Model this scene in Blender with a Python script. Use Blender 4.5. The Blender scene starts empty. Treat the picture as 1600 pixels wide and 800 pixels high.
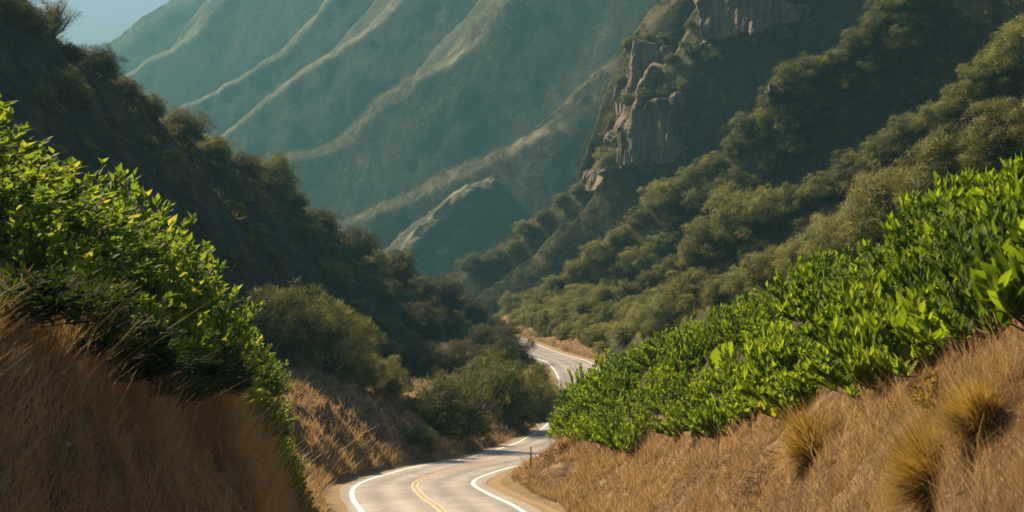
import bpy, math, random
import numpy as np
from mathutils import Vector, Matrix
from mathutils.bvhtree import BVHTree

R = math.radians
scene = bpy.context.scene
col = scene.collection
rng = np.random.default_rng(7)
random.seed(7)
F = 1600 * 50 / 36.0                       # focal length in photo pixels

def P(px, py, d):
    return np.array([(px - 800) / F * d, d, (400 - py) / F * d])

# ------------------------------------------------------------------ numeric helpers
def pchip(x, y, xq):
    x = np.asarray(x, float); y = np.asarray(y, float); xq = np.asarray(xq, float)
    h = np.diff(x); dl = np.diff(y) / h
    m = np.zeros_like(y)
    for i in range(1, len(x) - 1):
        if dl[i - 1] * dl[i] > 0:
            w1 = 2 * h[i] + h[i - 1]; w2 = h[i] + 2 * h[i - 1]
            m[i] = (w1 + w2) / (w1 / dl[i - 1] + w2 / dl[i])
    m[0] = dl[0]; m[-1] = dl[-1]
    xc = np.clip(xq, x[0], x[-1])
    k = np.clip(np.searchsorted(x, xc) - 1, 0, len(x) - 2)
    t = (xc - x[k]) / h[k]
    return ((2*t**3 - 3*t**2 + 1) * y[k] + (t**3 - 2*t**2 + t) * h[k] * m[k]
            + (-2*t**3 + 3*t**2) * y[k+1] + (t**3 - t**2) * h[k] * m[k+1])

def _hash(ix, iy, iz, s):
    n = (ix * 374761393 + iy * 668265263 + iz * 2147483647 + s * 1274126177) & 0xffffffff
    n = ((n ^ (n >> 13)) * 1274126177) & 0xffffffff
    n = ((n ^ (n >> 16)) * 2246822519) & 0xffffffff
    return ((n ^ (n >> 15)) & 0xffff) / 32767.5 - 1.0

def noise(p, s=0):
    p = np.asarray(p, float)
    i = np.floor(p).astype(np.int64); f = p - i
    u = f * f * f * (f * (f * 6 - 15) + 10)
    out = 0
    for dx in (0, 1):
        for dy in (0, 1):
            for dz in (0, 1):
                w = (u[..., 0] if dx else 1 - u[..., 0]) * (u[..., 1] if dy else 1 - u[..., 1]) * (u[..., 2] if dz else 1 - u[..., 2])
                out = out + w * _hash(i[..., 0] + dx, i[..., 1] + dy, i[..., 2] + dz, s)
    return out

def fbm(p, oct=4, s=0, gain=.5):
    a, o, t = 1.0, 0, 0
    for k in range(oct):
        o = o + a * noise(p * 2.03 ** k + 17.3 * k, s + k); t += a; a *= gain
    return o / t

def billow(p, oct=3, s=0):
    a, o, t = 1.0, 0, 0
    for k in range(oct):
        o = o + a * (1 - np.abs(noise(p * 2.1 ** k + 9.1 * k, s + k)) * 2); t += a; a *= .5
    return o / t

# ------------------------------------------------------------------ mesh helpers
def make_mesh(name, V, Fq, mat=None, smooth=True, rnd=None, zone=None):
    V = np.asarray(V, np.float32).reshape(-1, 3)
    Fq = np.asarray(Fq, np.int32)
    k = Fq.shape[1]; n = len(Fq)
    me = bpy.data.meshes.new(name)
    me.vertices.add(len(V)); me.vertices.foreach_set('co', V.ravel())
    me.loops.add(n * k); me.loops.foreach_set('vertex_index', Fq.ravel())
    me.polygons.add(n)
    me.polygons.foreach_set('loop_start', np.arange(0, n * k, k, dtype=np.int32))
    me.polygons.foreach_set('loop_total', np.full(n, k, np.int32))
    me.update(calc_edges=True)
    me.polygons.foreach_set('use_smooth', np.full(n, smooth, bool))
    if rnd is not None:
        a = me.attributes.new('rnd', 'FLOAT', 'POINT'); a.data.foreach_set('value', np.asarray(rnd, np.float32))
    if zone is not None:
        a = me.attributes.new('zone', 'FLOAT', 'POINT'); a.data.foreach_set('value', np.asarray(zone, np.float32))
    if mat: me.materials.append(mat)
    me.update()
    return me

def obj(name, me, parent=None, loc=None):
    o = bpy.data.objects.new(name, me); col.objects.link(o)
    if parent is not None: o.parent = parent
    if loc is not None: o.location = loc
    return o

def tag(o, label=None, cat=None, group=None, kind=None):
    if label: o['label'] = label
    if cat: o['category'] = cat
    if group: o['group'] = group
    if kind: o['kind'] = kind
    return o

def grid_faces(nr, nc):
    i = np.arange(nr * nc).reshape(nr, nc)
    return np.stack([i[:-1, :-1].ravel(), i[:-1, 1:].ravel(), i[1:, 1:].ravel(), i[1:, :-1].ravel()], 1)

def copy_tree(o, parent=None):
    c = o.copy(); col.objects.link(c)
    if parent is not None: c.parent = parent
    for ch in list(o.children): copy_tree(ch, c)
    return c

ORD = ('first second third fourth fifth sixth seventh eighth ninth tenth eleventh twelfth thirteenth fourteenth fifteenth sixteenth '
       'seventeenth eighteenth nineteenth twentieth').split()
ORD += ['twenty-' + w for w in ORD[:9]] + ['thirtieth'] + ['thirty-' + w for w in ORD[:9]] + ['fortieth']

# ------------------------------------------------------------------ materials
def new_mat(name):
    m = bpy.data.materials.new(name); m.use_nodes = True
    nt = m.node_tree; nt.nodes.clear()
    out = nt.nodes.new('ShaderNodeOutputMaterial')
    return m, nt, out

def nd(nt, t, **kw):
    n = nt.nodes.new(t)
    for k, v in kw.items():
        if k in n.inputs: n.inputs[k].default_value = v
        else: setattr(n, k, v)
    return n

def ramp(nt, fac, stops):
    r = nt.nodes.new('ShaderNodeValToRGB'); nt.links.new(fac, r.inputs[0])
    els = r.color_ramp.elements
    while len(els) < len(stops): els.new(.5)
    for e, (p, c) in zip(els, stops):
        e.position = p; e.color = (*c, 1) if len(c) == 3 else c
    return r.outputs[0]

def noise_tex(nt, scale, detail=6, rough=.6, coord='Object'):
    tc = nd(nt, 'ShaderNodeTexCoord'); n = nd(nt, 'ShaderNodeTexNoise')
    n.inputs['Scale'].default_value = scale; n.inputs['Detail'].default_value = detail; n.inputs['Roughness'].default_value = rough
    nt.links.new(tc.outputs[coord], n.inputs['Vector'])
    return n.outputs[0]

def mixc(nt, fac, a, b):
    m = nt.nodes.new('ShaderNodeMix'); m.data_type = 'RGBA'
    for sock, v in ((m.inputs[0], fac), (m.inputs[6], a), (m.inputs[7], b)):
        if hasattr(v, 'is_output'): nt.links.new(v, sock)
        else: sock.default_value = v if isinstance(v, (int, float)) else (*v, 1)
    return m.outputs[2]

def leaf_mat(name, stops, trans, tfac=.45, rough=.5, spec=.3):
    """Leaves: colour varies from leaf to leaf, and light passes through them."""
    m, nt, out = new_mat(name)
    at = nd(nt, 'ShaderNodeAttribute'); at.attribute_name = 'rnd'
    oi = nd(nt, 'ShaderNodeObjectInfo')
    ma = nd(nt, 'ShaderNodeMath'); ma.operation = 'MULTIPLY_ADD'
    nt.links.new(oi.outputs['Random'], ma.inputs[0]); ma.inputs[1].default_value = .35
    nt.links.new(at.outputs['Fac'], ma.inputs[2])
    su = nd(nt, 'ShaderNodeMath'); su.operation = 'SUBTRACT'; su.inputs[1].default_value = .17
    nt.links.new(ma.outputs[0], su.inputs[0])
    c = ramp(nt, su.outputs[0], stops)
    b = nd(nt, 'ShaderNodeBsdfPrincipled'); nt.links.new(c, b.inputs['Base Color'])
    b.inputs['Roughness'].default_value = rough; b.inputs['Specular IOR Level'].default_value = spec
    t = nd(nt, 'ShaderNodeBsdfTranslucent')
    mul = nt.nodes.new('ShaderNodeMix'); mul.data_type = 'RGBA'; mul.blend_type = 'MULTIPLY'; mul.inputs[0].default_value = 1
    nt.links.new(c, mul.inputs[6]); mul.inputs[7].default_value = (*trans, 1)
    nt.links.new(mul.outputs[2], t.inputs['Color'])
    mx = nd(nt, 'ShaderNodeMixShader'); mx.inputs[0].default_value = tfac
    nt.links.new(b.outputs[0], mx.inputs[1]); nt.links.new(t.outputs[0], mx.inputs[2])
    nt.links.new(mx.outputs[0], out.inputs['Surface'])
    return m

def rough_mat(name, stops, scale, bump=.5, bscale=None, rough=.9, dist=.1, detail=8, crest=None):
    m, nt, out = new_mat(name)
    n = noise_tex(nt, scale, detail, .65)
    c = ramp(nt, n, stops)
    if crest:                                # paler crests: tan dry grass, brightened so the sunlit band is in the colour
        at = nd(nt, 'ShaderNodeAttribute'); at.attribute_name = 'zone'
        c = mixc(nt, at.outputs['Fac'], c, ramp(nt, n, crest))
    b = nd(nt, 'ShaderNodeBsdfPrincipled'); nt.links.new(c, b.inputs['Base Color'])
    b.inputs['Roughness'].default_value = rough; b.inputs['Specular IOR Level'].default_value = .15
    nb = noise_tex(nt, bscale or scale * 2, detail, .7)
    bp = nd(nt, 'ShaderNodeBump'); bp.inputs['Strength'].default_value = bump; bp.inputs['Distance'].default_value = dist
    nt.links.new(nb, bp.inputs['Height']); nt.links.new(bp.outputs[0], b.inputs['Normal'])
    nt.links.new(b.outputs[0], out.inputs['Surface'])
    return m

def plain_mat(name, c, rough=.6, metal=0):
    m, nt, out = new_mat(name)
    n = noise_tex(nt, 9, 5)
    cc = ramp(nt, n, [(.3, tuple(v * .8 for v in c)), (.7, tuple(min(1, v * 1.15) for v in c))])
    b = nd(nt, 'ShaderNodeBsdfPrincipled'); nt.links.new(cc, b.inputs['Base Color'])
    b.inputs['Roughness'].default_value = rough; b.inputs['Metallic'].default_value = metal
    nt.links.new(b.outputs[0], out.inputs['Surface'])
    return m

M = {}
M['green'] = leaf_mat('bright_leaf', [(0, (.035, .062, .008)), (.5, (.12, .175, .018)), (.85, (.21, .26, .03)), (1, (.24, .25, .045))], (2.1, 2.1, .6), .42, .7, .1)
M['mid'] = leaf_mat('mid_green_leaf', [(0, (.020, .042, .010)), (.5, (.070, .115, .022)), (.9, (.14, .18, .035)), (1, (.24, .18, .06))], (2.0, 2.0, .6), .38, .65, .15)
M['lime'] = leaf_mat('lime_leaf', [(0, (.030, .060, .011)), (.5, (.11, .165, .027)), (.88, (.20, .235, .045)), (1, (.28, .25, .07))], (1.95, 1.95, .6), .44, .65, .12)
M['olive'] = leaf_mat('olive_leaf', [(0, (.026, .034, .008)), (.5, (.20, .205, .050)), (1, (.42, .38, .11))], (1.4, 1.3, .6), .22, .6, .2)
M['sage'] = leaf_mat('sage_leaf', [(0, (.034, .038, .011)), (.5, (.225, .22, .06)), (1, (.46, .41, .13))], (1.4, 1.3, .7), .22, .6, .2)
M['dark'] = leaf_mat('dark_leaf', [(0, (.018, .022, .010)), (.5, (.075, .068, .023)), (1, (.25, .20, .065))], (1.5, 1.4, .6), .3, .6, .2)
M['shadowed'] = leaf_mat('shadowed_leaf', [(0, (.008, .014, .005)), (.5, (.022, .038, .010)), (1, (.06, .085, .018))], (1.6, 1.7, .6), .25, .8, .05)  # near-black green: shade under the left thicket put into the leaf colour
M['straw'] = leaf_mat('dry_grass_blade', [(0, (.15, .092, .048)), (.5, (.33, .22, .115)), (1, (.56, .40, .205))], (1.3, 1.2, .9), .35, .6, .2)
M['tussock'] = leaf_mat('tussock_blade', [(0, (.20, .125, .035)), (.5, (.38, .255, .07)), (1, (.56, .40, .14))], (1.3, 1.2, .8), .4, .55, .2)
M['yellow'] = leaf_mat('yellow_leaf', [(0, (.12, .10, .015)), (.5, (.28, .20, .035)), (1, (.42, .30, .06))], (1.5, 1.3, .5), .4, .5, .2)
M['bark'] = plain_mat('bark', (.07, .05, .035), .9)
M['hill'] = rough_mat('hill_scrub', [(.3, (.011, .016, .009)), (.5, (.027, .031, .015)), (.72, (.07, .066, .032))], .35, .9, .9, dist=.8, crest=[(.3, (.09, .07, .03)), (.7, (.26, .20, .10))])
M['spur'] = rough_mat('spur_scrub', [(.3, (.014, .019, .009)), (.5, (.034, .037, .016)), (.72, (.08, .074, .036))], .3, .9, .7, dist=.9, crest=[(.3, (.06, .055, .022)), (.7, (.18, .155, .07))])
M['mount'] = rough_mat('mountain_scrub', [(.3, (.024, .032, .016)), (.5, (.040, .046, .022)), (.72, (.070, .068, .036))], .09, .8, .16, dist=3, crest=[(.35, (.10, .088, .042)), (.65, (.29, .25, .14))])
M['metal'] = plain_mat('galvanised_steel', (.30, .36, .42), .45, .6)
M['post'] = plain_mat('weathered_wood', (.13, .10, .07), .9)
M['stone'] = plain_mat('pale_stone', (.36, .31, .25), .9)
M['white'] = plain_mat('white_road_paint', (.78, .76, .72), .6)
M['ypaint'] = plain_mat('yellow_road_paint', (.62, .41, .21), .6)

def cliff_mat():
    m, nt, out = new_mat('cliff_rock')
    tc = nd(nt, 'ShaderNodeTexCoord'); mp = nd(nt, 'ShaderNodeMapping')
    mp.inputs['Scale'].default_value = (.55, .55, .07)
    nt.links.new(tc.outputs['Object'], mp.inputs[0])
    n = nd(nt, 'ShaderNodeTexNoise'); n.inputs['Scale'].default_value = 1; n.inputs['Detail'].default_value = 8; n.inputs['Roughness'].default_value = .7
    nt.links.new(mp.outputs[0], n.inputs['Vector'])
    c = ramp(nt, n.outputs[0], [(.28, (.06, .042, .032)), (.5, (.17, .118, .08)), (.75, (.33, .24, .17))])
    b = nd(nt, 'ShaderNodeBsdfPrincipled'); nt.links.new(c, b.inputs['Base Color']); b.inputs['Roughness'].default_value = .95
    bp = nd(nt, 'ShaderNodeBump'); bp.inputs['Strength'].default_value = 1; bp.inputs['Distance'].default_value = 1.2
    nt.links.new(n.outputs[0], bp.inputs['Height']); nt.links.new(bp.outputs[0], b.inputs['Normal'])
    nt.links.new(b.outputs[0], out.inputs['Surface'])
    return m
M['cliff'] = cliff_mat()

def ground_mat():
    m, nt, out = new_mat('dry_bank_soil')
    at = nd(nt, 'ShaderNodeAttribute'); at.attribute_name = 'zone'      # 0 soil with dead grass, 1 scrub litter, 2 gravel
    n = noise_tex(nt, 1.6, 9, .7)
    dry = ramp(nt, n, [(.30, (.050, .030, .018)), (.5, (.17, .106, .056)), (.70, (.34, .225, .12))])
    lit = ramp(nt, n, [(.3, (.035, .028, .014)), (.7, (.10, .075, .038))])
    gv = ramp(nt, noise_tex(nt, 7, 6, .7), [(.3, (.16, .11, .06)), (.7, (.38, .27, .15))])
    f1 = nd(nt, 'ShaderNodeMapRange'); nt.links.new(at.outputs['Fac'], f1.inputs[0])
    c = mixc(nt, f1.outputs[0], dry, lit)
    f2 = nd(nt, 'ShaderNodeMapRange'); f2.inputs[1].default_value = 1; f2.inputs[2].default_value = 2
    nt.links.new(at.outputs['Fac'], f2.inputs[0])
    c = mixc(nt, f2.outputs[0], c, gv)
    b = nd(nt, 'ShaderNodeBsdfPrincipled'); nt.links.new(c, b.inputs['Base Color']); b.inputs['Roughness'].default_value = .95
    b.inputs['Specular IOR Level'].default_value = .1
    bp = nd(nt, 'ShaderNodeBump'); bp.inputs['Strength'].default_value = .9; bp.inputs['Distance'].default_value = .12
    nt.links.new(noise_tex(nt, 4, 9, .75), bp.inputs['Height']); nt.links.new(bp.outputs[0], b.inputs['Normal'])
    nt.links.new(b.outputs[0], out.inputs['Surface'])
    return m
M['ground'] = ground_mat()

def road_mat():
    m, nt, out = new_mat('worn_asphalt')
    uv = nd(nt, 'ShaderNodeAttribute'); uv.attribute_name = 'zone'       # metres across the road: wheel tracks worn smoother
    n = noise_tex(nt, .35, 5, .6); n2 = noise_tex(nt, 40, 3, .7)
    base = ramp(nt, n, [(.3, (.34, .295, .255)), (.7, (.43, .38, .335))])
    sp = ramp(nt, n2, [(.35, (.75, .75, .75)), (.65, (1.12, 1.12, 1.12))])
    mul = nt.nodes.new('ShaderNodeMix'); mul.data_type = 'RGBA'; mul.blend_type = 'MULTIPLY'; mul.inputs[0].default_value = 1
    nt.links.new(base, mul.inputs[6]); nt.links.new(sp, mul.inputs[7])
    sn = nd(nt, 'ShaderNodeMath'); sn.operation = 'SINE'
    mm = nd(nt, 'ShaderNodeMath'); mm.operation = 'MULTIPLY'; mm.inputs[1].default_value = 3.6
    nt.links.new(uv.outputs['Fac'], mm.inputs[0]); nt.links.new(mm.outputs[0], sn.inputs[0])
    tr = nd(nt, 'ShaderNodeMapRange'); tr.inputs[1].default_value = -1; tr.inputs[2].default_value = 1; tr.inputs[3].default_value = .76; tr.inputs[4].default_value = 1.06
    nt.links.new(sn.outputs[0], tr.inputs[0])
    vm = nd(nt, 'ShaderNodeVectorMath'); vm.operation = 'SCALE'
    nt.links.new(mul.outputs[2], vm.inputs[0]); nt.links.new(tr.outputs[0], vm.inputs['Scale'])
    b = nd(nt, 'ShaderNodeBsdfPrincipled'); nt.links.new(vm.outputs[0], b.inputs['Base Color'])
    vor = nd(nt, 'ShaderNodeTexVoronoi'); vor.feature = 'DISTANCE_TO_EDGE'; vor.inputs['Scale'].default_value = .32
    tcv = nd(nt, 'ShaderNodeTexCoord'); wn = nd(nt, 'ShaderNodeTexNoise'); wn.inputs['Scale'].default_value = .9
    nt.links.new(tcv.outputs['Object'], wn.inputs['Vector'])
    ad = nd(nt, 'ShaderNodeVectorMath'); ad.operation = 'ADD'; nt.links.new(tcv.outputs['Object'], ad.inputs[0]); nt.links.new(wn.outputs[1], ad.inputs[1]); nt.links.new(ad.outputs[0], vor.inputs['Vector'])
    ck = ramp(nt, vor.outputs[0], [(.0, (.45, .45, .45)), (.018, (1, 1, 1))])
    pat = ramp(nt, noise_tex(nt, .12, 2, .4), [(.46, (1, 1, 1)), (.5, (.86, .86, .87))])
    m2 = nt.nodes.new('ShaderNodeMix'); m2.data_type = 'RGBA'; m2.blend_type = 'MULTIPLY'; m2.inputs[0].default_value = 1
    nt.links.new(vm.outputs[0], m2.inputs[6]); nt.links.new(ck, m2.inputs[7])
    m3 = nt.nodes.new('ShaderNodeMix'); m3.data_type = 'RGBA'; m3.blend_type = 'MULTIPLY'; m3.inputs[0].default_value = 1
    nt.links.new(m2.outputs[2], m3.inputs[6]); nt.links.new(pat, m3.inputs[7])
    ab = nd(nt, 'ShaderNodeMath'); ab.operation = 'ABSOLUTE'; nt.links.new(uv.outputs['Fac'], ab.inputs[0])
    dn = nd(nt, 'ShaderNodeMath'); dn.operation = 'MULTIPLY_ADD'; dn.inputs[1].default_value = 1.6; nt.links.new(noise_tex(nt, 1.1, 6, .7), dn.inputs[0]); nt.links.new(ab.outputs[0], dn.inputs[2])
    df = nd(nt, 'ShaderNodeMapRange'); df.inputs[1].default_value = 4.35; df.inputs[2].default_value = 4.9; nt.links.new(dn.outputs[0], df.inputs[0])
    fin = mixc(nt, df.outputs[0], m3.outputs[2], (.30, .21, .12)); nt.links.new(fin, b.inputs['Base Color'])
    b.inputs['Roughness'].default_value = .5; b.inputs['Specular IOR Level'].default_value = .5
    bp = nd(nt, 'ShaderNodeBump'); bp.inputs['Strength'].default_value = .25; bp.inputs['Distance'].default_value = .01
    nt.links.new(n2, bp.inputs['Height']); nt.links.new(bp.outputs[0], b.inputs['Normal'])
    nt.links.new(b.outputs[0], out.inputs['Surface'])
    return m
M['road'] = road_mat()

# ------------------------------------------------------------------ the road's course
RD = [2, 10, 25, 40, 50, 58.5, 68, 85, 96, 106, 118, 135, 150, 170, 190, 208, 222, 236, 264, 290, 330, 380]
RX = [.05, .05, 0, -.8, -1.9, -2.8, -4.3, -5.6, -5.1, -3.5, -1.2, 1.9, 4.2, 7.3, 9.6, 9.9, 8.3, 5.4, 1.2, -2.5, -9, -18]
ZD = [2, 10, 25, 40, 50, 58.5, 68, 85, 96, 106, 118, 135, 150, 170, 180, 190, 208, 222, 300, 380]
ZZ = [-7.4, -7.8, -8.6, -9.4, -10.0, -10.6, -11.5, -13.5, -14.75, -15.7, -17.0, -18.4, -19.55, -20.3, -20.4, -20.1, -17.4, -16.4, -16.4, -16.2]
def smooth(xs, ys, q):
    """cubic (Catmull-Rom) through the points"""
    xs = np.array(xs, float); ys = np.array(ys, float); q = np.asarray(q, float)
    m = np.gradient(ys, xs)
    k = np.clip(np.searchsorted(xs, q) - 1, 0, len(xs) - 2); h = xs[k+1] - xs[k]; t = (q - xs[k]) / h
    return ((2*t**3 - 3*t**2 + 1) * ys[k] + (t**3 - 2*t**2 + t) * h * m[k] + (-2*t**3 + 3*t**2) * ys[k+1] + (t**3 - t**2) * h * m[k+1])
def road_x(d): return smooth(RD, RX, d)
def road_z(d): return pchip(ZD, ZZ, d)
def road_slice(d):
    g = (road_x(np.asarray(d) + .5) - road_x(np.asarray(d) - .5))
    return np.sqrt(1 + g * g)
HALF = 4.15
def narrow(d): return np.interp(d, [22, 52], [.77, 1.0])

# ------------------------------------------------------------------ near ground: one sheet lofted through feature lines
DS = np.concatenate([np.geomspace(4, 60, 210), np.linspace(60.5, 200, 190), np.linspace(201, 345, 90)])
def line(pts):
    a = np.array(pts, float)
    return pchip(a[:, 0], a[:, 1], DS), pchip(a[:, 0], a[:, 2], DS)
def pix(*pts):                              # (px, py, d) -> (d, X, Z)
    return [(d, (px - 800) / F * d, (400 - py) / F * d) for px, py, d in pts]
cx, cz, sl = road_x(DS), road_z(DS), road_slice(DS)
roadL = (cx - HALF * sl * narrow(DS), cz); roadR = (cx + HALF * sl * narrow(DS), cz)
toeL = (roadL[0] - .55 * narrow(DS), cz + .02); toeR = (roadR[0] + .6 * narrow(DS), cz + .02)
R1 = line([(4, 3.75, -1.2)] + pix((1600, 800, 10.6), (1400, 800, 15.6), (1200, 800, 25), (1000, 800, 42), (920, 774, 60), (880, 740, 80), (860, 722, 100))
          + [(120, 5.3, -16.4), (135, 8.4, -18.1), (150, 11, -19.2), (170, 14.2, -20), (190, 16.6, -19.6), (212, 16, -16.2), (236, 12.5, -16), (264, 8.3, -15.8), (300, 2.5, -15.8), (345, -4, -15.6)])
R2 = line([(4, 5.3, -.5)] + pix((1600, 570, 13), (1450, 605, 19), (1300, 640, 28), (1200, 672, 38), (1090, 712, 52), (940, 700, 80), (885, 690, 105))
          + [(125, 8.2, -15.8), (140, 12.6, -17.4), (170, 18, -19), (190, 21, -17.5), (212, 21, -13.6), (236, 17, -13.4), (264, 13, -13.2), (300, 7, -13), (345, 1, -13)])
R3 = line([(4, 6.5, .5), (12, 7.2, .7), (18, 8.1, .8)] + pix((1600, 330, 24), (1400, 420, 40), (1200, 500, 58), (1000, 582, 82), (900, 642, 105))
          + [(125, 11, -14.6), (140, 16.5, -16), (170, 26, -17), (190, 29, -15), (212, 28, -11.5), (236, 25, -11), (264, 21, -11), (300, 15, -11), (345, 9, -11)])
R4 = line([(4, 16, -.5), (24, 17, -.6), (40, 19, -2), (58, 19, -4.5), (82, 17, -8.5), (105, 15, -12.2), (125, 20, -14), (140, 26, -14), (170, 38, -16), (212, 40, -10), (264, 34, -10), (345, 24, -10)])
R5 = line([(4, 60, -4), (58, 60, -6), (105, 60, -9), (170, 66, -14), (212, 70, -12), (345, 60, -12)])
L1 = line([(4, -3.9, -1.0)] + pix((0, 800, 11.6), (235, 800, 16.6), (395, 796, 27), (432, 794, 40)) + [(52, -8.0, -9.3), (62, -9.6, -9.8), (70, -11, -10.6), (85, -12.1, -11.6), (97, -12, -12.6), (121, -8.2, -15.0), (135, -5.6, -16.4), (150, -3.2, -17.7), (170, .6, -19.3), (190, 3.2, -18.8), (208, 3.6, -17), (236, -1.8, -16.4), (264, -6, -16.3), (300, -12, -16), (345, -20, -15.6)])
L2 = line([(4, -4.9, .3)] + pix((0, 480, 14), (150, 560, 20), (280, 572, 27), (340, 622, 34), (372, 690, 40)) + [(52, -9.4, -7.2), (62, -11.4, -7.6), (70, -13, -8), (85, -15, -8.4), (100, -16, -9.3), (125, -15.5, -10.6)]
          + pix((600, 572, 150), (640, 596, 155), (700, 606, 162), (750, 642, 167)) + [(174, -1.6, -18.8), (190, 0, -18.2), (208, .6, -16.8), (236, -5.5, -16.4), (264, -10, -16.2), (300, -16, -15.6), (345, -25, -15)])
L3 = line([(4, -7, 1.4), (12, -8.1, 1.6), (18, -8.5, 1.5)] + pix((0, 300, 24), (150, 400, 30), (260, 480, 36), (330, 560, 42), (400, 602, 48)) + [(56, -12.2, -5.2), (70, -16, -5.8), (85, -18, -5.6), (100, -21, -7.4), (125, -22, -9.2),
          (150, -19, -12.6), (165, -11, -17), (190, -6, -16.8), (208, -7, -15.2), (236, -12, -14.2), (264, -16, -14), (300, -23, -13.5), (345, -32, -13)])
L4 = line([(4, -20, 3.5), (30, -22, 2.6), (50, -24, .5), (85, -30, -5), (125, -32, -11), (165, -26, -17), (208, -20, -16.5), (264, -27, -14), (345, -45, -13)])
L5 = line([(4, -60, 8), (85, -62, 4), (208, -60, 4), (345, -75, 4)])
LINES = [L5, L4, L3, L2, L1, toeL, roadL, roadR, toeR, R1, R2, R3, R4, R5]
SUB = [10, 18, 34, 40, 22, 3, 10, 3, 26, 44, 34, 16, 14]
LX = np.stack([l[0] for l in LINES], 1); LZ = np.stack([l[1] for l in LINES], 1)
LX = np.maximum.accumulate(LX, axis=1) + np.arange(14) * 1e-3
cols = np.concatenate([i + np.arange(n) / n for i, n in enumerate(SUB)] + [[13.0]])
GX = np.stack([np.interp(cols, np.arange(14), r) for r in LX])
GZ = np.zeros_like(GX)
for i in range(len(DS)):
    a = pchip(LX[i] , LZ[i], GX[i]); b = np.interp(cols, np.arange(14), LZ[i])
    GZ[i] = .55 * a + .45 * b
GD = np.repeat(DS[:, None], len(cols), 1)
on_road = (cols >= 5) & (cols <= 8)
away = np.clip(np.minimum(np.abs(cols - 5.0), np.abs(cols - 8.0)) / .8, 0, 1) * ~on_road
pts = np.stack([GX, GD, GZ], -1)
amp = np.clip(GD / 40, .35, 2.2)
dz = fbm(pts * [.35, .35, .35], 4, 3) * .55 * amp + fbm(pts * 1.6, 3, 9) * .14
# runnels worn down the banks, following the fall of the slope
run = billow(np.stack([GX * .06, GD * .24 + GX * .12, GZ * .06], -1), 2, 31)
bank = np.clip(1 - np.abs(cols - 9.2) / .9, 0, 1) + np.clip(1 - np.abs(cols - 3.8) / .9, 0, 1)
dz = dz - .9 * bank * run * np.clip(GD / 35, .5, 1.6) + .42 * bank * np.clip(billow(np.stack([GX, GD * .7, GZ * .6], -1) / 1.7, 2, 91), -.5, 1) * np.clip(GD / 18, .5, 1.5)
hum = np.clip(1 - np.abs(cols - 3.5) / 1.3, 0, 1)[None, :] * np.clip((GD - 66) / 14, 0, 1) * np.clip((185 - GD) / 20, 0, 1)
dz = dz + hum * (1.1 * np.clip(billow(np.stack([GX, GD * .8, GZ], -1) / 5.5, 3, 61), -.5, 1) - .2)
GZ = GZ + dz * away
GZ[:, on_road & (cols > 6) & (cols < 7)] -= .06
GZ[:, on_road] -= .05
zone = np.zeros_like(GX)
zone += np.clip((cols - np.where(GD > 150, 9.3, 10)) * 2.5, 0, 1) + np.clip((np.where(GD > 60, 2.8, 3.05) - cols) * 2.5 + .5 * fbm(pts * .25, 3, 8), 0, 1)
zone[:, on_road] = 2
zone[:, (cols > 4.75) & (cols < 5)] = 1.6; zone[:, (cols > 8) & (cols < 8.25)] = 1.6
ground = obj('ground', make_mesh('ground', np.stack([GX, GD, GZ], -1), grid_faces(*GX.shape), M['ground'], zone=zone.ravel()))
tag(ground, 'dry brown cutting banks either side of the road', 'ground', kind='structure')

def ground_at(ci, di):
    """point of the sheet at column position ci (feature-line number) and depth di"""
    r = np.interp(di, DS, np.arange(len(DS))); c = np.interp(ci, cols, np.arange(len(cols)))
    r0 = np.clip(r.astype(int), 0, len(DS) - 2); c0 = np.clip(c.astype(int), 0, len(cols) - 2); fr = r - r0; fc = c - c0
    def bl(A): return (A[r0, c0] * (1-fr) * (1-fc) + A[r0+1, c0] * fr * (1-fc) + A[r0, c0+1] * (1-fr) * fc + A[r0+1, c0+1] * fr * fc)
    return np.stack([bl(GX), bl(GD), bl(GZ)], -1)

# ------------------------------------------------------------------ road surface and paint
RDD = np.concatenate([np.linspace(3, 60, 70), np.linspace(60.5, 260, 330), np.linspace(261, 345, 60)])
def strip(name, off, w, mat, dz, d0=0, d1=400, nc=2, kind='structure', label=None):
    d = RDD[(RDD >= d0) & (RDD <= d1)]
    g = road_x(d + .5) - road_x(d - .5)
    T = np.stack([g, np.ones_like(g)], 1); T /= np.linalg.norm(T, axis=1)[:, None]
    N = np.stack([T[:, 1], -T[:, 0]], 1)
    c = np.stack([road_x(d), d], 1)
    us = np.linspace(off - w / 2, off + w / 2, nc)
    V = np.stack([np.concatenate([c + N * u * narrow(d)[:, None], (road_z(d) + dz - .012 * abs(u))[:, None]], 1) for u in us], 1)
    me = make_mesh(name, V, grid_faces(len(d), nc), mat, zone=np.tile(us, len(d)))
    return obj(name, me)
road = strip('road', 0, 8.2, M['road'], .03, nc=25)
tag(road, 'pale worn two-lane asphalt road curving through the valley', 'road', kind='structure')
for nm, off, w, m in (('road_edge_line', -3.3, .24, 'white'), ('road_edge_line', 3.3, .24, 'white'), ('road_centre_line', -.14, .13, 'ypaint'), ('road_centre_line', .14, .13, 'ypaint')):
    o = strip(nm, off, w, M[m], .045, nc=2, d1=400 if m == 'white' else 138)
    tag(o, {'white': 'white painted edge line of the road', 'ypaint': 'yellow painted double centre line of the road'}[m], 'road marking', kind='structure')

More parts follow.
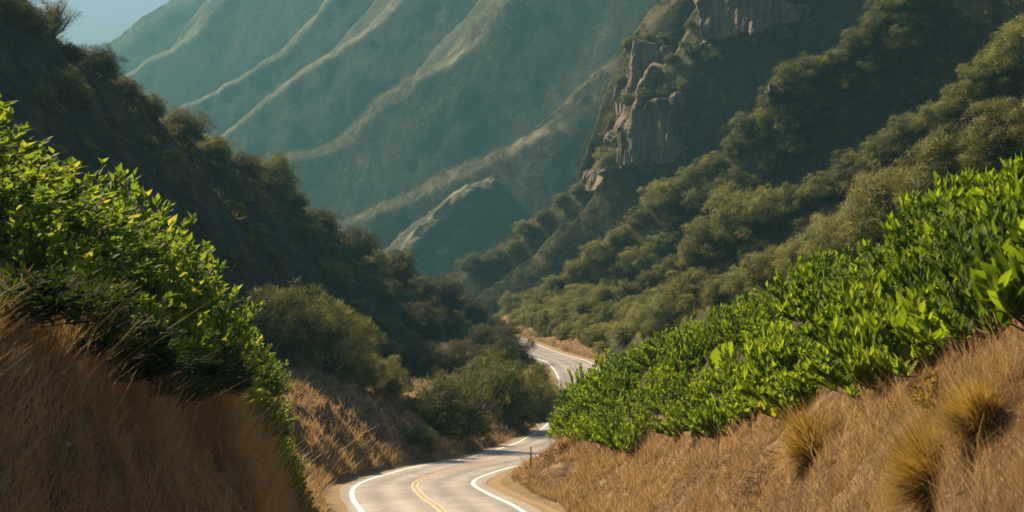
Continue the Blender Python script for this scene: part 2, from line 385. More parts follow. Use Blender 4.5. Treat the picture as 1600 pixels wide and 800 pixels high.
# ------------------------------------------------------------------ hills, spurs and mountains
HILLS = {}
def spur(key, name, ridge, n, near, far, mat, N=240, Mn=90, Mf=30, disp=((20, 2.0), (7, .9), (2.6, .4)), seed=0, lump=0, zoff=0, label=None, jag=0):
    """A ridge line in space; the near flank falls along n by profile `near` [(distance, drop)...], the far flank the other way."""
    pr = np.array([P(*q) for q in ridge]); pr[:, 2] += zoff
    t = np.concatenate([[0], np.cumsum(np.linalg.norm(np.diff(pr, axis=0), axis=1))])
    tq = np.linspace(0, t[-1], N)
    rd = np.stack([pchip(t, pr[:, k], tq) for k in range(3)], 1)
    n = np.array([*n, 0.0]); n /= np.linalg.norm(n)
    near = np.array(near, float); far = np.array(far, float)
    sn = near[-1, 0] * (np.linspace(0, 1, Mn + 1) ** 1.35)[1:]; sf = far[-1, 0] * (np.linspace(0, 1, Mf + 1) ** 1.3)[::-1][:-1]
    s = np.concatenate([-sf, [0], sn])
    drop = np.concatenate([pchip(far[:, 0], far[:, 1], sf), [0], pchip(near[:, 0], near[:, 1], sn)])
    # the shoulder's width wanders along the ridge, so its edge is ragged
    wob = 1 + .45 * fbm(np.stack([tq / disp[0][0] * 1.3, tq * 0 + seed, tq * 0], 1), 4, seed + 50)
    V = rd[:, None, :] + n * (s[None, :, None] * np.where(s > 0, 1, 1)[None, :, None])
    dr = np.where(s[None, :] > 0, pchip(near[:, 0], near[:, 1], np.clip(s[None, :] * np.ones((N, 1)) / wob[:, None] ** np.exp(-np.clip(s, 0, None) / (near[1, 0] * 3))[None, :], 0, near[-1, 0])), drop[None, :])
    V[..., 2] -= dr
    for k, (L, a) in enumerate(disp):
        V[..., 2] += a * fbm(V / L, 3, seed + 5 * k)
        V[..., 0] += a * .5 * fbm(V / L + 31, 2, seed + 5 * k + 2)
    if lump:
        V[..., 2] += lump * np.clip(billow(V / (lump * 3.0), 2, seed + 77), -.6, 1)
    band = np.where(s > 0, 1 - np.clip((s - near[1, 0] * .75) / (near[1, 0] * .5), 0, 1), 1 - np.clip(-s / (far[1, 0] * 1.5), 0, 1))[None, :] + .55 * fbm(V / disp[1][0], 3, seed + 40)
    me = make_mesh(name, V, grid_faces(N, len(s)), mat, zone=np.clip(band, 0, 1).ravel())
    o = obj(name, me); tag(o, label, 'hill', kind='structure')
    HILLS[key] = (o, V)
    return o

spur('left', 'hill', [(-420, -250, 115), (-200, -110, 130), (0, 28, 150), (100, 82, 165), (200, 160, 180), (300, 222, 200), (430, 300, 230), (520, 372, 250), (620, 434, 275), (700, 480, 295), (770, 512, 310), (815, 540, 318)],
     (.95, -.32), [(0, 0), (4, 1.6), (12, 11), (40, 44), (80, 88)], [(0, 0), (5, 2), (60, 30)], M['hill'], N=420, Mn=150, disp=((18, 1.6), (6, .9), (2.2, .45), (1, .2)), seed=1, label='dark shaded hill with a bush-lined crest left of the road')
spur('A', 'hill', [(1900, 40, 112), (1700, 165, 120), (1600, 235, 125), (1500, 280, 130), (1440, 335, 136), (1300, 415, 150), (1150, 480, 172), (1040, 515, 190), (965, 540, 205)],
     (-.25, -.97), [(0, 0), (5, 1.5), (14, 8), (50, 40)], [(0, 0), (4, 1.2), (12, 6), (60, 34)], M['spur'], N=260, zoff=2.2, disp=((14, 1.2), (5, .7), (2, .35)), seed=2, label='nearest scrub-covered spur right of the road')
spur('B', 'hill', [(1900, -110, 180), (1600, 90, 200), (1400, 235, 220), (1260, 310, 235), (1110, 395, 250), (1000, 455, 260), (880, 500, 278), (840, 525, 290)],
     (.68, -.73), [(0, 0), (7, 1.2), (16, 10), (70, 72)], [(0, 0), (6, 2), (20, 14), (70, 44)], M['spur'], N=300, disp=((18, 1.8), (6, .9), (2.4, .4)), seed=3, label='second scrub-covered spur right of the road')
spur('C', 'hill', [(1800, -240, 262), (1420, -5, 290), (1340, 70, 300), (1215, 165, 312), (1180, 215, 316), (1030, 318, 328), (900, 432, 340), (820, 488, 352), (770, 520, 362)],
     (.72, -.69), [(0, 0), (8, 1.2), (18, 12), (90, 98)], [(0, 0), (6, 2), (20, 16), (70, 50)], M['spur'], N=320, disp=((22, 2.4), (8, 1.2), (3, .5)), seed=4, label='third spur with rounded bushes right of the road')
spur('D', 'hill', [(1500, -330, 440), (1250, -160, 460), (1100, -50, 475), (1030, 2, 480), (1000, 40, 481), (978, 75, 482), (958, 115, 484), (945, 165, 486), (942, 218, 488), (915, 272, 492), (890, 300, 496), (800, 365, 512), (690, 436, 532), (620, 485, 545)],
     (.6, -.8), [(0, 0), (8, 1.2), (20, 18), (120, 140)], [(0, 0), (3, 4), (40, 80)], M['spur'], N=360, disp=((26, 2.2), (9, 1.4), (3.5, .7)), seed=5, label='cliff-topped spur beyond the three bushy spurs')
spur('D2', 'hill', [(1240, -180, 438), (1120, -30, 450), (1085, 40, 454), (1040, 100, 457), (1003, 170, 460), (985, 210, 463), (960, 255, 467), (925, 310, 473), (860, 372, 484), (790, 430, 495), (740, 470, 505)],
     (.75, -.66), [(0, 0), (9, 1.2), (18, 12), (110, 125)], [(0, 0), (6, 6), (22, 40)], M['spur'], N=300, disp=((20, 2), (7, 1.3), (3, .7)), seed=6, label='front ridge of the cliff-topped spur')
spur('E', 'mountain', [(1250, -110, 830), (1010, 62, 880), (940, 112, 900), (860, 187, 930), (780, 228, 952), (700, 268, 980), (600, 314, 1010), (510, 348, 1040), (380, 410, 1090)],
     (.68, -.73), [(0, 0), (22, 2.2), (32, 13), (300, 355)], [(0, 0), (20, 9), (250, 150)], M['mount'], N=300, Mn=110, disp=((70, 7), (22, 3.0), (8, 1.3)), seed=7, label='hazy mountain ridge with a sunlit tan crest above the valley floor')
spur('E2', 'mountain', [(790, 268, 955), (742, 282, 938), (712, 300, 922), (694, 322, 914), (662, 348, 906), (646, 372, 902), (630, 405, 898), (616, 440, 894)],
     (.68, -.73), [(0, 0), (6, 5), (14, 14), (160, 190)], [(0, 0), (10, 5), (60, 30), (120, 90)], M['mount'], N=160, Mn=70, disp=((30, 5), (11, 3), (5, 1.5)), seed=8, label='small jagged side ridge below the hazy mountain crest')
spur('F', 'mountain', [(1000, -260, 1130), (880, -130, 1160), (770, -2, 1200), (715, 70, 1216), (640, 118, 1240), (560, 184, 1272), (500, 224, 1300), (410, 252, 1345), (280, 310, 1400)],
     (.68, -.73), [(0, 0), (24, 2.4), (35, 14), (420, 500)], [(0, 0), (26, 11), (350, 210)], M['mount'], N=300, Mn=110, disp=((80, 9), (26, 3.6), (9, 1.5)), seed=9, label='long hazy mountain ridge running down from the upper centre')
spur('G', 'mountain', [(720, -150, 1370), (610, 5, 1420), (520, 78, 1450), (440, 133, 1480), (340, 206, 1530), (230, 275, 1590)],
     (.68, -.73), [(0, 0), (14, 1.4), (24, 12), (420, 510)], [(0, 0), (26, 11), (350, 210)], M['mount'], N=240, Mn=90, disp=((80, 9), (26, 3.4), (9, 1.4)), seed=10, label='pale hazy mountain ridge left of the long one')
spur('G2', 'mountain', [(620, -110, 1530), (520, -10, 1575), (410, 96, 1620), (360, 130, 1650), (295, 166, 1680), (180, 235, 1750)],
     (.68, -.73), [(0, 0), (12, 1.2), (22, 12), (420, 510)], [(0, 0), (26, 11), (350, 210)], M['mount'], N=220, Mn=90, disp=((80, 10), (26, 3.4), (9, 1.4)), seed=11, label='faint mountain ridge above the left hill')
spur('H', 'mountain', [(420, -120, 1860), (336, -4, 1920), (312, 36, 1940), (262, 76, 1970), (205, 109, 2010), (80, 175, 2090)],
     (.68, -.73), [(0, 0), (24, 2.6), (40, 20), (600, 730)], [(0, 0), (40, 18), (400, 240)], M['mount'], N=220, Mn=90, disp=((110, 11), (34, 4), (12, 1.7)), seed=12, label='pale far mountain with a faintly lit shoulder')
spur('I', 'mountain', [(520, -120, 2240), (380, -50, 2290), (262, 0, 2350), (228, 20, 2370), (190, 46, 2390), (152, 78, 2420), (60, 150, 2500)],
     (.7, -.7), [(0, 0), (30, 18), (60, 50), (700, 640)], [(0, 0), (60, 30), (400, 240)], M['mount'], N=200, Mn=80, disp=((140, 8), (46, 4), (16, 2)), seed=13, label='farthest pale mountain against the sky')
# valley floor out to the horizon, below everything
xs = np.linspace(-1, 1, 61) ** 3 * 4000; ys = np.linspace(0, 1, 61) ** 2 * 4300 - 300
vx, vy = np.meshgrid(xs, ys)
vz = -32 + 3 * fbm(np.stack([vx, vy, vx * 0], -1) / 120, 3, 70) - np.clip(320 - vy, 0, 60) * .1
tag(obj('terrain', make_mesh('terrain', np.stack([vx, vy, vz], -1), grid_faces(61, 61), M['spur'])), 'scrubby valley floor', 'terrain', kind='structure')

# ------------------------------------------------------------------ ray casting on the terrain
def bvh_of(o):
    me = o.data
    co = np.empty(len(me.vertices) * 3, np.float32); me.vertices.foreach_get('co', co)
    ix = np.empty(len(me.loops), np.int32); me.loops.foreach_get('vertex_index', ix)
    return BVHTree.FromPolygons(co.reshape(-1, 3).tolist(), ix.reshape(-1, 4).tolist())
BV = {'ground': bvh_of(ground)}
for k in ('left', 'A', 'B', 'C', 'D', 'D2'): BV[k] = bvh_of(HILLS[k][0])
def hit(px, py, keys=None):
    d = Vector(((px - 800) / F, 1, (400 - py) / F)).normalized(); best = None
    for k in (keys or BV):
        loc, no, i, t = BV[k].ray_cast(Vector((0, 0, 0)), d)
        if loc is not None and (best is None or t < best[1]): best = (loc, t)
    return best[0] if best else None
def find(px, py, keys=None, tries=60):
    for k in range(tries):
        h = hit(px, py + 2 * k, keys)
        if h is not None: return h
    return None
def drop(x, y):
    best = None
    for k in BV:
        loc, no, i, t = BV[k].ray_cast(Vector((x, y, 300)), Vector((0, 0, -1)))
        if loc is not None and (best is None or loc.z > best): best = loc.z
    return best

# ------------------------------------------------------------------ cliffs
def cliff(name, corners, bulge, seed, label, conform=None):
    """a fluted rock wall between four corners (px,py,d): top-left, top-right, bottom-right, bottom-left, with a thick ragged body"""
    tl, tr, br, bl = [P(*c) for c in corners]
    NU, NV = 120, 110
    u = np.linspace(0, 1, NU)[None, :, None]; v = np.linspace(0, 1, NV)[:, None, None]
    V = (tl * (1-u) + tr * u) * (1-v) + (bl * (1-u) + br * u) * v
    C = np.array([c[:2] for c in corners], float)
    PX = (C[0] * (1-u) + C[1] * u) * (1-v) + (C[3] * (1-u) + C[2] * u) * v
    if conform:
        D = np.full((NV, NU), np.nan)
        for a in range(NV):
            for b in range(NU):
                hh = hit(PX[a, b, 0], PX[a, b, 1], conform)
                if hh is not None: D[a, b] = hh.y
        D = np.where(np.isnan(D), V[..., 1], D)
        for k in range(45):                          # follow the hill loosely
            Dp = np.pad(D, 1, mode='edge'); D = (Dp[:-2, 1:-1] + Dp[2:, 1:-1] + Dp[1:-1, :-2] + Dp[1:-1, 2:] + D) / 5
        V = np.stack([(PX[..., 0] - 800) / F * D, D, (400 - PX[..., 1]) / F * D], -1)
    nrm = np.cross(tr - tl, bl - tl); nrm /= np.linalg.norm(nrm)
    if nrm[1] > 0: nrm = -nrm
    edge = np.minimum(np.minimum(u, 1-u), np.minimum(v, 1-v))[..., 0]
    ragged = .15 * fbm(np.stack([u[..., 0] * 5 + 0 * v[..., 0], v[..., 0] * 5 + 0 * u[..., 0], 0 * (u + v)[..., 0]], -1), 3, seed)
    env = np.clip((edge + ragged * 1.1 - .03) / .1, 0, 1); env = env * env * (3 - 2 * env)
    fl = fbm(np.stack([V[..., 0] / 2.6, V[..., 1] / 2.6, V[..., 2] / 26], -1), 4, seed + 3)
    bl_ = billow(np.stack([V[..., 0] / 7, V[..., 1] / 7, V[..., 2] / 16], -1), 2, seed + 8)
    jt = np.round(noise(np.stack([V[..., 0] / 3.2, V[..., 1] / 3.2, V[..., 2] / 30], -1), seed + 21) * 4) / 4; lg = np.round(noise(np.stack([V[..., 0] / 12, V[..., 1] / 12, V[..., 2] / 4.5], -1), seed + 23) * 3) / 3
    off = (bulge * env * (.9 + .2 * bl_ + .25 * fl + .45 * jt + .22 * lg)) - (1 - env) * bulge * 1.6
    V = V + nrm * off[..., None]
    o = obj(name, make_mesh(name, V, grid_faces(NV, NU), M['cliff'])); tag(o, label, 'cliff', kind='structure')
    return o
cliff('cliff', [(996, 44, 478), (1066, 52, 462), (1000, 222, 468), (938, 236, 484)], 4.0, 5, 'tall fluted rock cliff on the left edge of the spur', ['D', 'D2'])
cliff('cliff', [(975, 150, 452), (1085, 135, 436), (1075, 268, 428), (940, 275, 458)], 4.5, 15, 'pale streaked rock cliff below the ridge of the spur', ['D', 'D2'])
cliff('cliff', [(1062, -70, 446), (1300, -80, 420), (1262, 44, 418), (1090, 92, 442)], 5, 25, 'pale rock cliff high on the spur at the top of the view', ['D', 'D2'])
cliff('cliff', [(905, 262, 472), (960, 262, 468), (945, 300, 464), (908, 310, 470)], 2.2, 35, 'small dark rock outcrop at the foot of the cliffs', ['D', 'D2'])
cliff('cliff', [(1200, 130, 306), (1232, 140, 302), (1240, 212, 297), (1206, 214, 302)], 1.2, 45, 'brown rock face under a bush on the third spur', ['C'])

for k_, o_ in enumerate([o_ for o_ in col.objects if o_.name.startswith('cliff')]): BV['cliff%d' % k_] = bvh_of(o_)

# ------------------------------------------------------------------ foliage builders
def leaf_template(nu, wmax=.5, tip=.9):
    """nu cells along, two across, folded at the midrib; returns (u, v) and faces"""
    us = np.linspace(0, 1, nu + 1)
    w = np.sin(np.pi * np.clip(us, .0, 1) ** tip) ** .75; w[0] = .12; w[-1] = .05
    uv = [(u, s * ww) for u, ww in zip(us, w) for s in (-1, 0, 1)]
    fc = []
    for i in range(nu):
        a = i * 3
        fc += [(a, a+1, a+4, a+3), (a+1, a+2, a+5, a+4)]
    return np.array(uv), np.array(fc)

def leaves(base, direc, L, W, nu=3, bend=.25, fold=.25, rnd=None, tip=.8, r=rng, normal=None):
    n = len(base); uv, fc = leaf_template(nu, tip=tip)
    D = direc / np.linalg.norm(direc, axis=1)[:, None]
    q = r.normal(size=(n, 3)) * .5 + [0, 0, .7] if normal is None else normal
    S = np.cross(D, q); S /= np.linalg.norm(S, axis=1)[:, None] + 1e-9
    Nn = np.cross(S, D)
    u = uv[:, 0][None, :, None]; v = uv[:, 1][None, :, None]
    L = np.broadcast_to(L, n)[:, None, None]; W = np.broadcast_to(W, n)[:, None, None]
    bd = (bend * (.4 + r.random(n) * 1.2))[:, None, None]
    V = base[:, None] + D[:, None] * (u * L) + S[:, None] * (v * W * .5) + Nn[:, None] * (np.abs(v) * W * fold * .5 - u * u * L * bd)
    k = len(uv)
    Fc = (fc[None] + (np.arange(n) * k)[:, None, None]).reshape(-1, 4)
    rn = np.repeat(r.random(n) if rnd is None else rnd, k)
    return V.reshape(-1, 3), Fc, rn

def tubes(segs):
    """list of (points (k,3), r0, r1) -> tapered tubes, one quad mesh"""
    VV, FF, o = [], [], 0
    for p, r0, r1 in segs:
        p = np.asarray(p); k = len(p); m = 5
        t = np.gradient(p, axis=0); t /= np.linalg.norm(t, axis=1)[:, None] + 1e-9
        a = np.cross(t, [.3, .9, .2]); a /= np.linalg.norm(a, axis=1)[:, None] + 1e-9
        b = np.cross(t, a); rr = np.linspace(r0, r1, k)[:, None]
        for j in range(m):
            th = 2 * np.pi * j / m
            VV.append(p + (a * math.cos(th) + b * math.sin(th)) * rr)
        i = np.arange(k - 1)
        for j in range(m):
            j2 = (j + 1) % m
            FF.append(np.stack([o + j * k + i, o + j2 * k + i, o + j2 * k + i + 1, o + j * k + i + 1], 1))
        o += m * k
    return np.concatenate(VV), np.concatenate(FF)

def cat(parts):
    V, Fc, Rn, o = [], [], [], 0
    for v, f, r_ in parts:
        V.append(v); Fc.append(f + o); Rn.append(r_); o += len(v)
    return np.concatenate(V), np.concatenate(Fc), np.concatenate(Rn)

def green_shrub_meshes(seed, w=2.4, h=1.7, shoots=55, per=13, L=.34, W=.12, mat='green', upright=.55, nu=3, bend=.2, whorl=.75, tip=.8):
    """broad-leaved shrub: many rising shoots, each carrying leaves up its length and a tuft at the tip"""
    r = np.random.default_rng(seed); parts = []; segs = []
    for i in range(shoots):
        th = r.random() * 6.283; ph = math.acos(1 - r.random() * .97)          # over the dome
        lump = .78 + .35 * (noise(np.array([[math.cos(th) * 1.6, math.sin(th) * 1.6, ph * 1.3 + seed]]), 4)[0] * .5 + .5)
        tip_p = np.array([math.sin(ph) * math.cos(th) * w / 2, math.sin(ph) * math.sin(th) * w / 2, .12 * h + math.cos(ph) * .9 * h]) * lump * (.85 + .25 * r.random())
        base = np.array([tip_p[0] * .18, tip_p[1] * .18, 0]) + r.normal(size=3) * [.06, .06, 0]
        ax = tip_p - base
        ctrl = base + ax * .55 - np.array([0, 0, .12 * h * math.sin(ph)])
        tt = np.linspace(0, 1, 7)[:, None]
        path = base * (1-tt)**2 + 2 * ctrl * tt * (1-tt) + tip_p * tt**2
        segs.append((path, .022 * w / 2.4, .008 * w / 2.4))
        n = per + int(r.integers(-2, 4))
        t = .38 + .62 * np.sort(r.random(n)) ** .8
        b = base * (1-t[:, None])**2 + 2 * ctrl * t[:, None] * (1-t[:, None]) + tip_p * t[:, None]**2
        axd = (tip_p - ctrl); axd = axd / np.linalg.norm(axd) * (1 - upright) + np.array([0, 0, 1]) * upright; axd /= np.linalg.norm(axd)
        s1 = np.cross(axd, [.31, .87, .4]); s1 /= np.linalg.norm(s1); s2 = np.cross(axd, s1)
        an = np.arange(n) * 2.4 + r.random() * 6
        spread = whorl * (1.25 - .75 * t)[:, None]
        dv = axd + (s1 * np.cos(an)[:, None] + s2 * np.sin(an)[:, None]) * spread + r.normal(size=(n, 3)) * .12
        ln = L * (.65 + .6 * r.random(n)) * (1.1 - .25 * t)
        parts.append(leaves(b, dv, ln, W * (.8 + .5 * r.random(n)) * ln / L, nu, bend, .3, r.random(n) * .6 + .4 * t * r.random(), tip, r))
    V, Fc, Rn = cat(parts)
    f = make_mesh('foliage', V, Fc, M[mat], rnd=Rn)
    V, Fc = tubes(segs); s = make_mesh('branches', V, Fc, M['bark'])
    return f, s

def bush_meshes(seed, mat, n=5200, leaf=.055, lumps=9, flat=.78, openness=0.0):
    """dome-shaped bush of unit width: leaf clumps around lobes, fine sprigs at the outline, short stems below"""
    r = np.random.default_rng(seed); parts = []
    C = []; 
    for i in range(lumps):
        th = 6.283 * (i * .618 + .12 * r.random()); ph = math.acos((i + .3) / lumps)
        rad = .25
        C.append((math.sin(ph) * math.cos(th) * rad, math.sin(ph) * math.sin(th) * rad, (.11 + math.cos(ph) * rad * 1.15) * flat / .78, (.20 + .08 * r.random()) * (9 / lumps) ** .25))
    C.append((0, 0, .24, .27))
    for i in range(6): C.append((.27 * math.cos(i * 1.05 + seed), .27 * math.sin(i * 1.05 + seed), .03, .17 + .05 * r.random()))
    C = np.array(C)
    wts = C[:, 3] ** 2; wts = wts / wts.sum()
    K = 130; kc = r.choice(len(C), K, p=wts); d0 = r.normal(size=(K, 3)); d0 /= np.linalg.norm(d0, axis=1)[:, None]; d0[:, 2] = np.where(d0[:, 2] < -.35, -d0[:, 2], d0[:, 2])
    sc_ = C[kc, :3] + d0 * (C[kc, 3] * (.86 + .17 * r.random(K)))[:, None]; sr = .048 + .042 * r.random(K)
    k = r.choice(K, n, p=sr ** 2 / (sr ** 2).sum())
    v = r.normal(size=(n, 3)) * .62 + d0[k] * .55 + [0, 0, .25]; v /= np.linalg.norm(v, axis=1)[:, None]
    p = sc_[k] + v * (sr[k] * (.55 + .55 * r.random(n)))[:, None]
    p[:, 2] = np.maximum(p[:, 2], -.10 + .12 * r.random(n))
    rv = r.normal(size=(n, 3)); dv = rv - v * (rv * v).sum(1)[:, None]; dv /= np.linalg.norm(dv, axis=1)[:, None]; dv = dv + v * (.15 + .8 * r.random(n)[:, None]) + [0, 0, .25]
    ln = leaf * (.6 + .9 * r.random(n))
    clump = r.random(K)[k]
    parts.append(leaves(p, dv, ln, ln * .55, 1, .2, .3, np.clip(.2 + .45 * clump + .4 * (r.random(n) - .5), 0, 1), .8, r, v * .7 + d0[k] * .5 + r.normal(size=(n, 3)) * .3))
    # inner mass of twigs and old leaves, well inside the outline
    m = n // 3; k = r.choice(len(C), m, p=wts); v = r.normal(size=(m, 3)); v /= np.linalg.norm(v, axis=1)[:, None]
    p = C[k, :3] + v * (C[k, 3] * .72 * r.random(m) ** .4)[:, None]; p[:, 2] = np.maximum(p[:, 2], .01)
    parts.append(leaves(p, r.normal(size=(m, 3)), leaf * 2.0, leaf * 1.5, 1, .2, .2, r.random(m) * .5, .8, r, v))
    V, Fc, Rn = cat(parts)
    f = make_mesh('foliage', V, Fc, M[mat], rnd=Rn)
    segs = []
    for i in range(6):
        e = C[i % len(C), :3]; b = np.array([e[0] * .2, e[1] * .2, -.10])
        tt = np.linspace(0, 1, 5)[:, None]; segs.append((b * (1-tt) + e * tt + r.normal(size=(5, 3)) * .008, .016, .006))
    V, Fc = tubes(segs); s = make_mesh('branches', V, Fc, M['bark'])
    return f, s

def thing_proto(name, meshes):
    return name, meshes
def place(name, meshes, loc, scale, rz, label, catg, group, tilt=(0, 0), parts=True):
    if parts:
        root = bpy.data.objects.new(name, None); col.objects.link(root); root.empty_display_size = .2
        for nm, me in zip(('foliage', 'branches'), meshes): obj(nm, me, root)
    else:
        root = obj(name, meshes[0])
    root.location = loc; root.scale = scale if hasattr(scale, '__len__') else (scale,) * 3
    root.rotation_euler = (tilt[0], tilt[1], rz)
    tag(root, label, catg, group)
    return root

OL = [bush_meshes(100 + i, 'olive', n=9500, leaf=.054, lumps=8) for i in range(4)]
SG = [bush_meshes(120 + i, 'sage', n=11000, leaf=.05, lumps=8) for i in range(4)]
DK = [bush_meshes(140 + i, 'dark', n=7000, leaf=.055, lumps=9, flat=.74) for i in range(4)]

def bush_row(items, name, meshes, keys, group, label, sink=.04, wm=1.22, hs=(.8, 1.15), parts=True):
    """items: (px, py of the base, width in photo pixels). label: callable(index, item) -> text"""
    out = []
    for i, (px, py, w) in enumerate(items):
        h = find(px, py, keys)
        if h is None: print('no ground for', name, px, py); continue
        r = np.random.default_rng(int(px * 7 + py * 13) % 99991); ww = w / F * h.y * wm * (.85 + .35 * r.random())
        sc = (ww * (1 + .15 * r.random()), ww * (1 + .15 * r.random()), ww * (hs[0] + (hs[1] - hs[0]) * r.random()))
        out.append(place(name, meshes[int(r.integers(len(meshes)))], (h.x, h.y, h.z - sink * ww), sc, r.random() * 6.28, label(i, (px, py, w)), 'bush', group, parts=parts))
    return out

# bushes along the crest of the left hill
crest = [(-5, 18, 55), (22, 30, 62), (50, 46, 46), (112, 92, 40), (152, 118, 62), (196, 148, 40), (234, 178, 36), (284, 214, 64), (336, 244, 46), (382, 274, 42), (428, 296, 58), (461, 320, 30), (497, 356, 44), (553, 394, 66), (588, 412, 36), (622, 432, 46), (662, 458, 40), (696, 478, 48), (738, 500, 46)]
bush_row(crest, 'bush', DK + OL[:2], ['left'], 'dark bushes along the left hill crest',
         lambda i, it: f"{'large' if it[2] > 54 else 'small' if it[2] < 42 else 'rounded'} dark bush on the left hill's crest, {ORD[i]} down from the top left", wm=1.4)
face = [(95, 150, 66, 'pale-topped bush on the dark left hillside just under the crest'), (68, 160, 30, 'small bush left of the pale-topped one on the dark hillside'),
        (130, 168, 26, 'small bush right of the pale-topped one on the dark hillside'), (215, 188, 26, 'little bush just under the crest between two large crest bushes'),
        (466, 366, 26, 'little pale bush alone on the dark hillside below the crest'), (655, 520, 82, 'wide dark bush half way up the dark hillside above the mid slope'),
        (700, 515, 52, 'dark bush right of the widest one on the dark hillside'), (752, 545, 56, 'dark rounded bush low on the left hill near the far road'),
        (792, 545, 50, 'lowest dark rounded bush of the left hill, against the far road'), (720, 488, 44, 'dark bush under the end of the left crest'),
        (600, 470, 34, 'small dark bush below the middle of the left crest'), (775, 520, 40, 'dark bush at the foot of the left crest beside the far road')]
for px, py, w, lb in face: bush_row([(px, py, w)], 'bush', OL if w in (66, 30, 26) else DK, ['left'], 'bushes on the face of the left hill', lambda i, it, lb=lb: lb)

rr_ = np.random.default_rng(77); many = []
CX, CY = [-10, 50, 150, 285, 430, 553, 662, 738, 790], [10, 40, 112, 210, 294, 392, 456, 500, 530]
while len(many) < 39:
    x = rr_.uniform(20, 760); y = np.interp(x, CX, CY) + 22 + 150 * rr_.random() ** 1.3
    if all(abs(x - q[0]) + abs(y - q[1]) > 34 for q in many): many.append((x, y, rr_.uniform(20, 46)))
many.sort(key=lambda q: q[1])
bush_row(many, 'bush', OL, ['left'], 'scattered bushes on the dark left hillside', lambda i, it: f"{'larger' if it[2] > 36 else 'small'} bush scattered on the dark left hillside, {ORD[i]} counted from the top", hs=(.65, .9), parts=False)

# the open, spiky little tree on the left crest
def spiky_tree():
    r = np.random.default_rng(5); segs = []; parts = []
    for i in range(16):
        th = r.random() * 6.283; tilt = .15 + .75 * r.random(); Ln = .55 + .5 * r.random()
        e = np.array([math.sin(tilt) * math.cos(th), math.sin(tilt) * math.sin(th), math.cos(tilt)]) * Ln
        tt = np.linspace(0, 1, 6)[:, None]; path = e * tt + r.normal(size=(6, 3)) * .02
        segs.append((path, .022, .006))
        n = 260; t = .25 + .75 * r.random(n); b = e * t[:, None] + r.normal(size=(n, 3)) * .06
        parts.append(leaves(b, e / Ln + r.normal(size=(n, 3)) * .7, .11, .06, 1, .2, .3, None, .8, r))
    V, Fc, Rn = cat(parts); a = make_mesh('crown', V, Fc, M['dark'], rnd=Rn); V, Fc = tubes(segs)
    return a, make_mesh('trunk', V, Fc, M['bark'])
h = find(80, 62, ['left']); me = spiky_tree()
t = bpy.data.objects.new('tree', None); col.objects.link(t); t.location = h; t.scale = (4.8, 4.8, 4.4)
obj('crown', me[0], t); obj('trunk', me[1], t); tag(t, 'small open tree with spiky branches on the left crest against the sky', 'tree')

# big olive bushes in the middle ground on the left
mid = [(372, 545, 110, 'tall olive bush behind the lime green shrubs, leftmost of the big olive bushes'), (432, 560, 105, 'tall olive bush between two others above the lit dry slope'),
       (492, 572, 150, 'largest olive bush above the lit dry slope, with a dark shaded base'), (545, 585, 105, 'olive bush at the right end of the big clump above the dry slope')]
for px, py, w, lb in mid: bush_row([(px, py, w)], 'bush', SG, ['ground'], 'big olive bushes above the dry slope', lambda i, it, lb=lb: lb, hs=(1.25, 1.4))
low = [(758, 546, 44, 'dark bush hiding the far end of the road, left one of two'), (786, 541, 40, 'dark bush hiding the far end of the road, right one of two'), (700, 592, 60, 'dark bush in the hollow behind the dry slope, second from the left'), (655, 585, 60, 'dark bush in the hollow behind the dry slope, leftmost one'), (740, 588, 56, 'dark bush in the hollow behind the dry slope, third from the left'), (768, 572, 50, 'dark bush in the hollow near the far road, fourth from the left'), (720, 566, 50, 'dark bush at the back of the hollow under the left hill'), (840, 596, 38, 'bush left of the far road just behind the rounded olive bushes'), (858, 628, 32, 'narrow bush between the far road and the rounded olive bush'), (800, 575, 60, 'dark wide bush behind the large rounded one at the bend'), (780, 652, 138, 'large rounded olive bush at the bend left of the road'), (832, 644, 72, 'olive bush at the road edge right of the large rounded one'), (700, 668, 112, 'yellow-green feathery bush on the dry slope left of the large rounded one'),
       (655, 702, 50, 'small pale green bush at the road edge under the dry slope'), (748, 672, 46, 'small bush between the feathery bush and the large rounded bush'), (595, 612, 62, 'low dry bush on the top edge of the lit dry slope'),
       (560, 598, 54, 'low bush at the foot of the right-hand big olive bush')]
for px, py, w, lb in low: bush_row([(px, py, w)], 'bush', DK if lb.startswith('dark') else SG if w < 130 else OL, ['ground'], 'bushes beside the bend of the road', lambda i, it, lb=lb: lb, hs=(1.0, 1.15))

# bushes on the right-hand spurs
A_ = [(1650, 215, 120), (1592, 232, 112), (1545, 262, 84), (1488, 292, 122), (1440, 322, 60), (1394, 358, 118), (1345, 388, 62), (1306, 402, 92), (1256, 425, 74), (1205, 442, 82), (1165, 455, 54), (1128, 472, 62), (1088, 485, 46), (1050, 500, 48), (1010, 514, 38), (978, 528, 32)]
bush_row(A_, 'bush', SG, ['A'], 'rounded bushes on the nearest right spur', lambda i, it: f"{'big' if it[2] > 80 else 'small' if it[2] < 50 else 'rounded'} sage bush behind the green bank, {ORD[i]} down along the nearest spur", hs=(.8, 1.1), wm=1.25)
B_ = [(1640, 70, 80), (1594, 105, 74), (1550, 140, 70), (1505, 172, 66), (1462, 200, 72), (1420, 232, 60), (1378, 258, 66), (1335, 276, 62), (1290, 305, 58), (1250, 326, 54), (1205, 342, 64), (1160, 366, 72), (1118, 394, 66), (1085, 415, 44), (1050, 430, 42), (1018, 450, 40), (985, 462, 38), (950, 478, 40), (918, 490, 40), (885, 502, 36), (855, 515, 30)]
bush_row(B_, 'bush', OL, ['B'], 'olive bushes on the second right spur', lambda i, it: f"{'big' if it[2] > 65 else 'small' if it[2] < 45 else 'rounded'} olive bush on the second spur's crest, {ORD[i]} down from the right edge", hs=(.75, 1.1), wm=1.4)
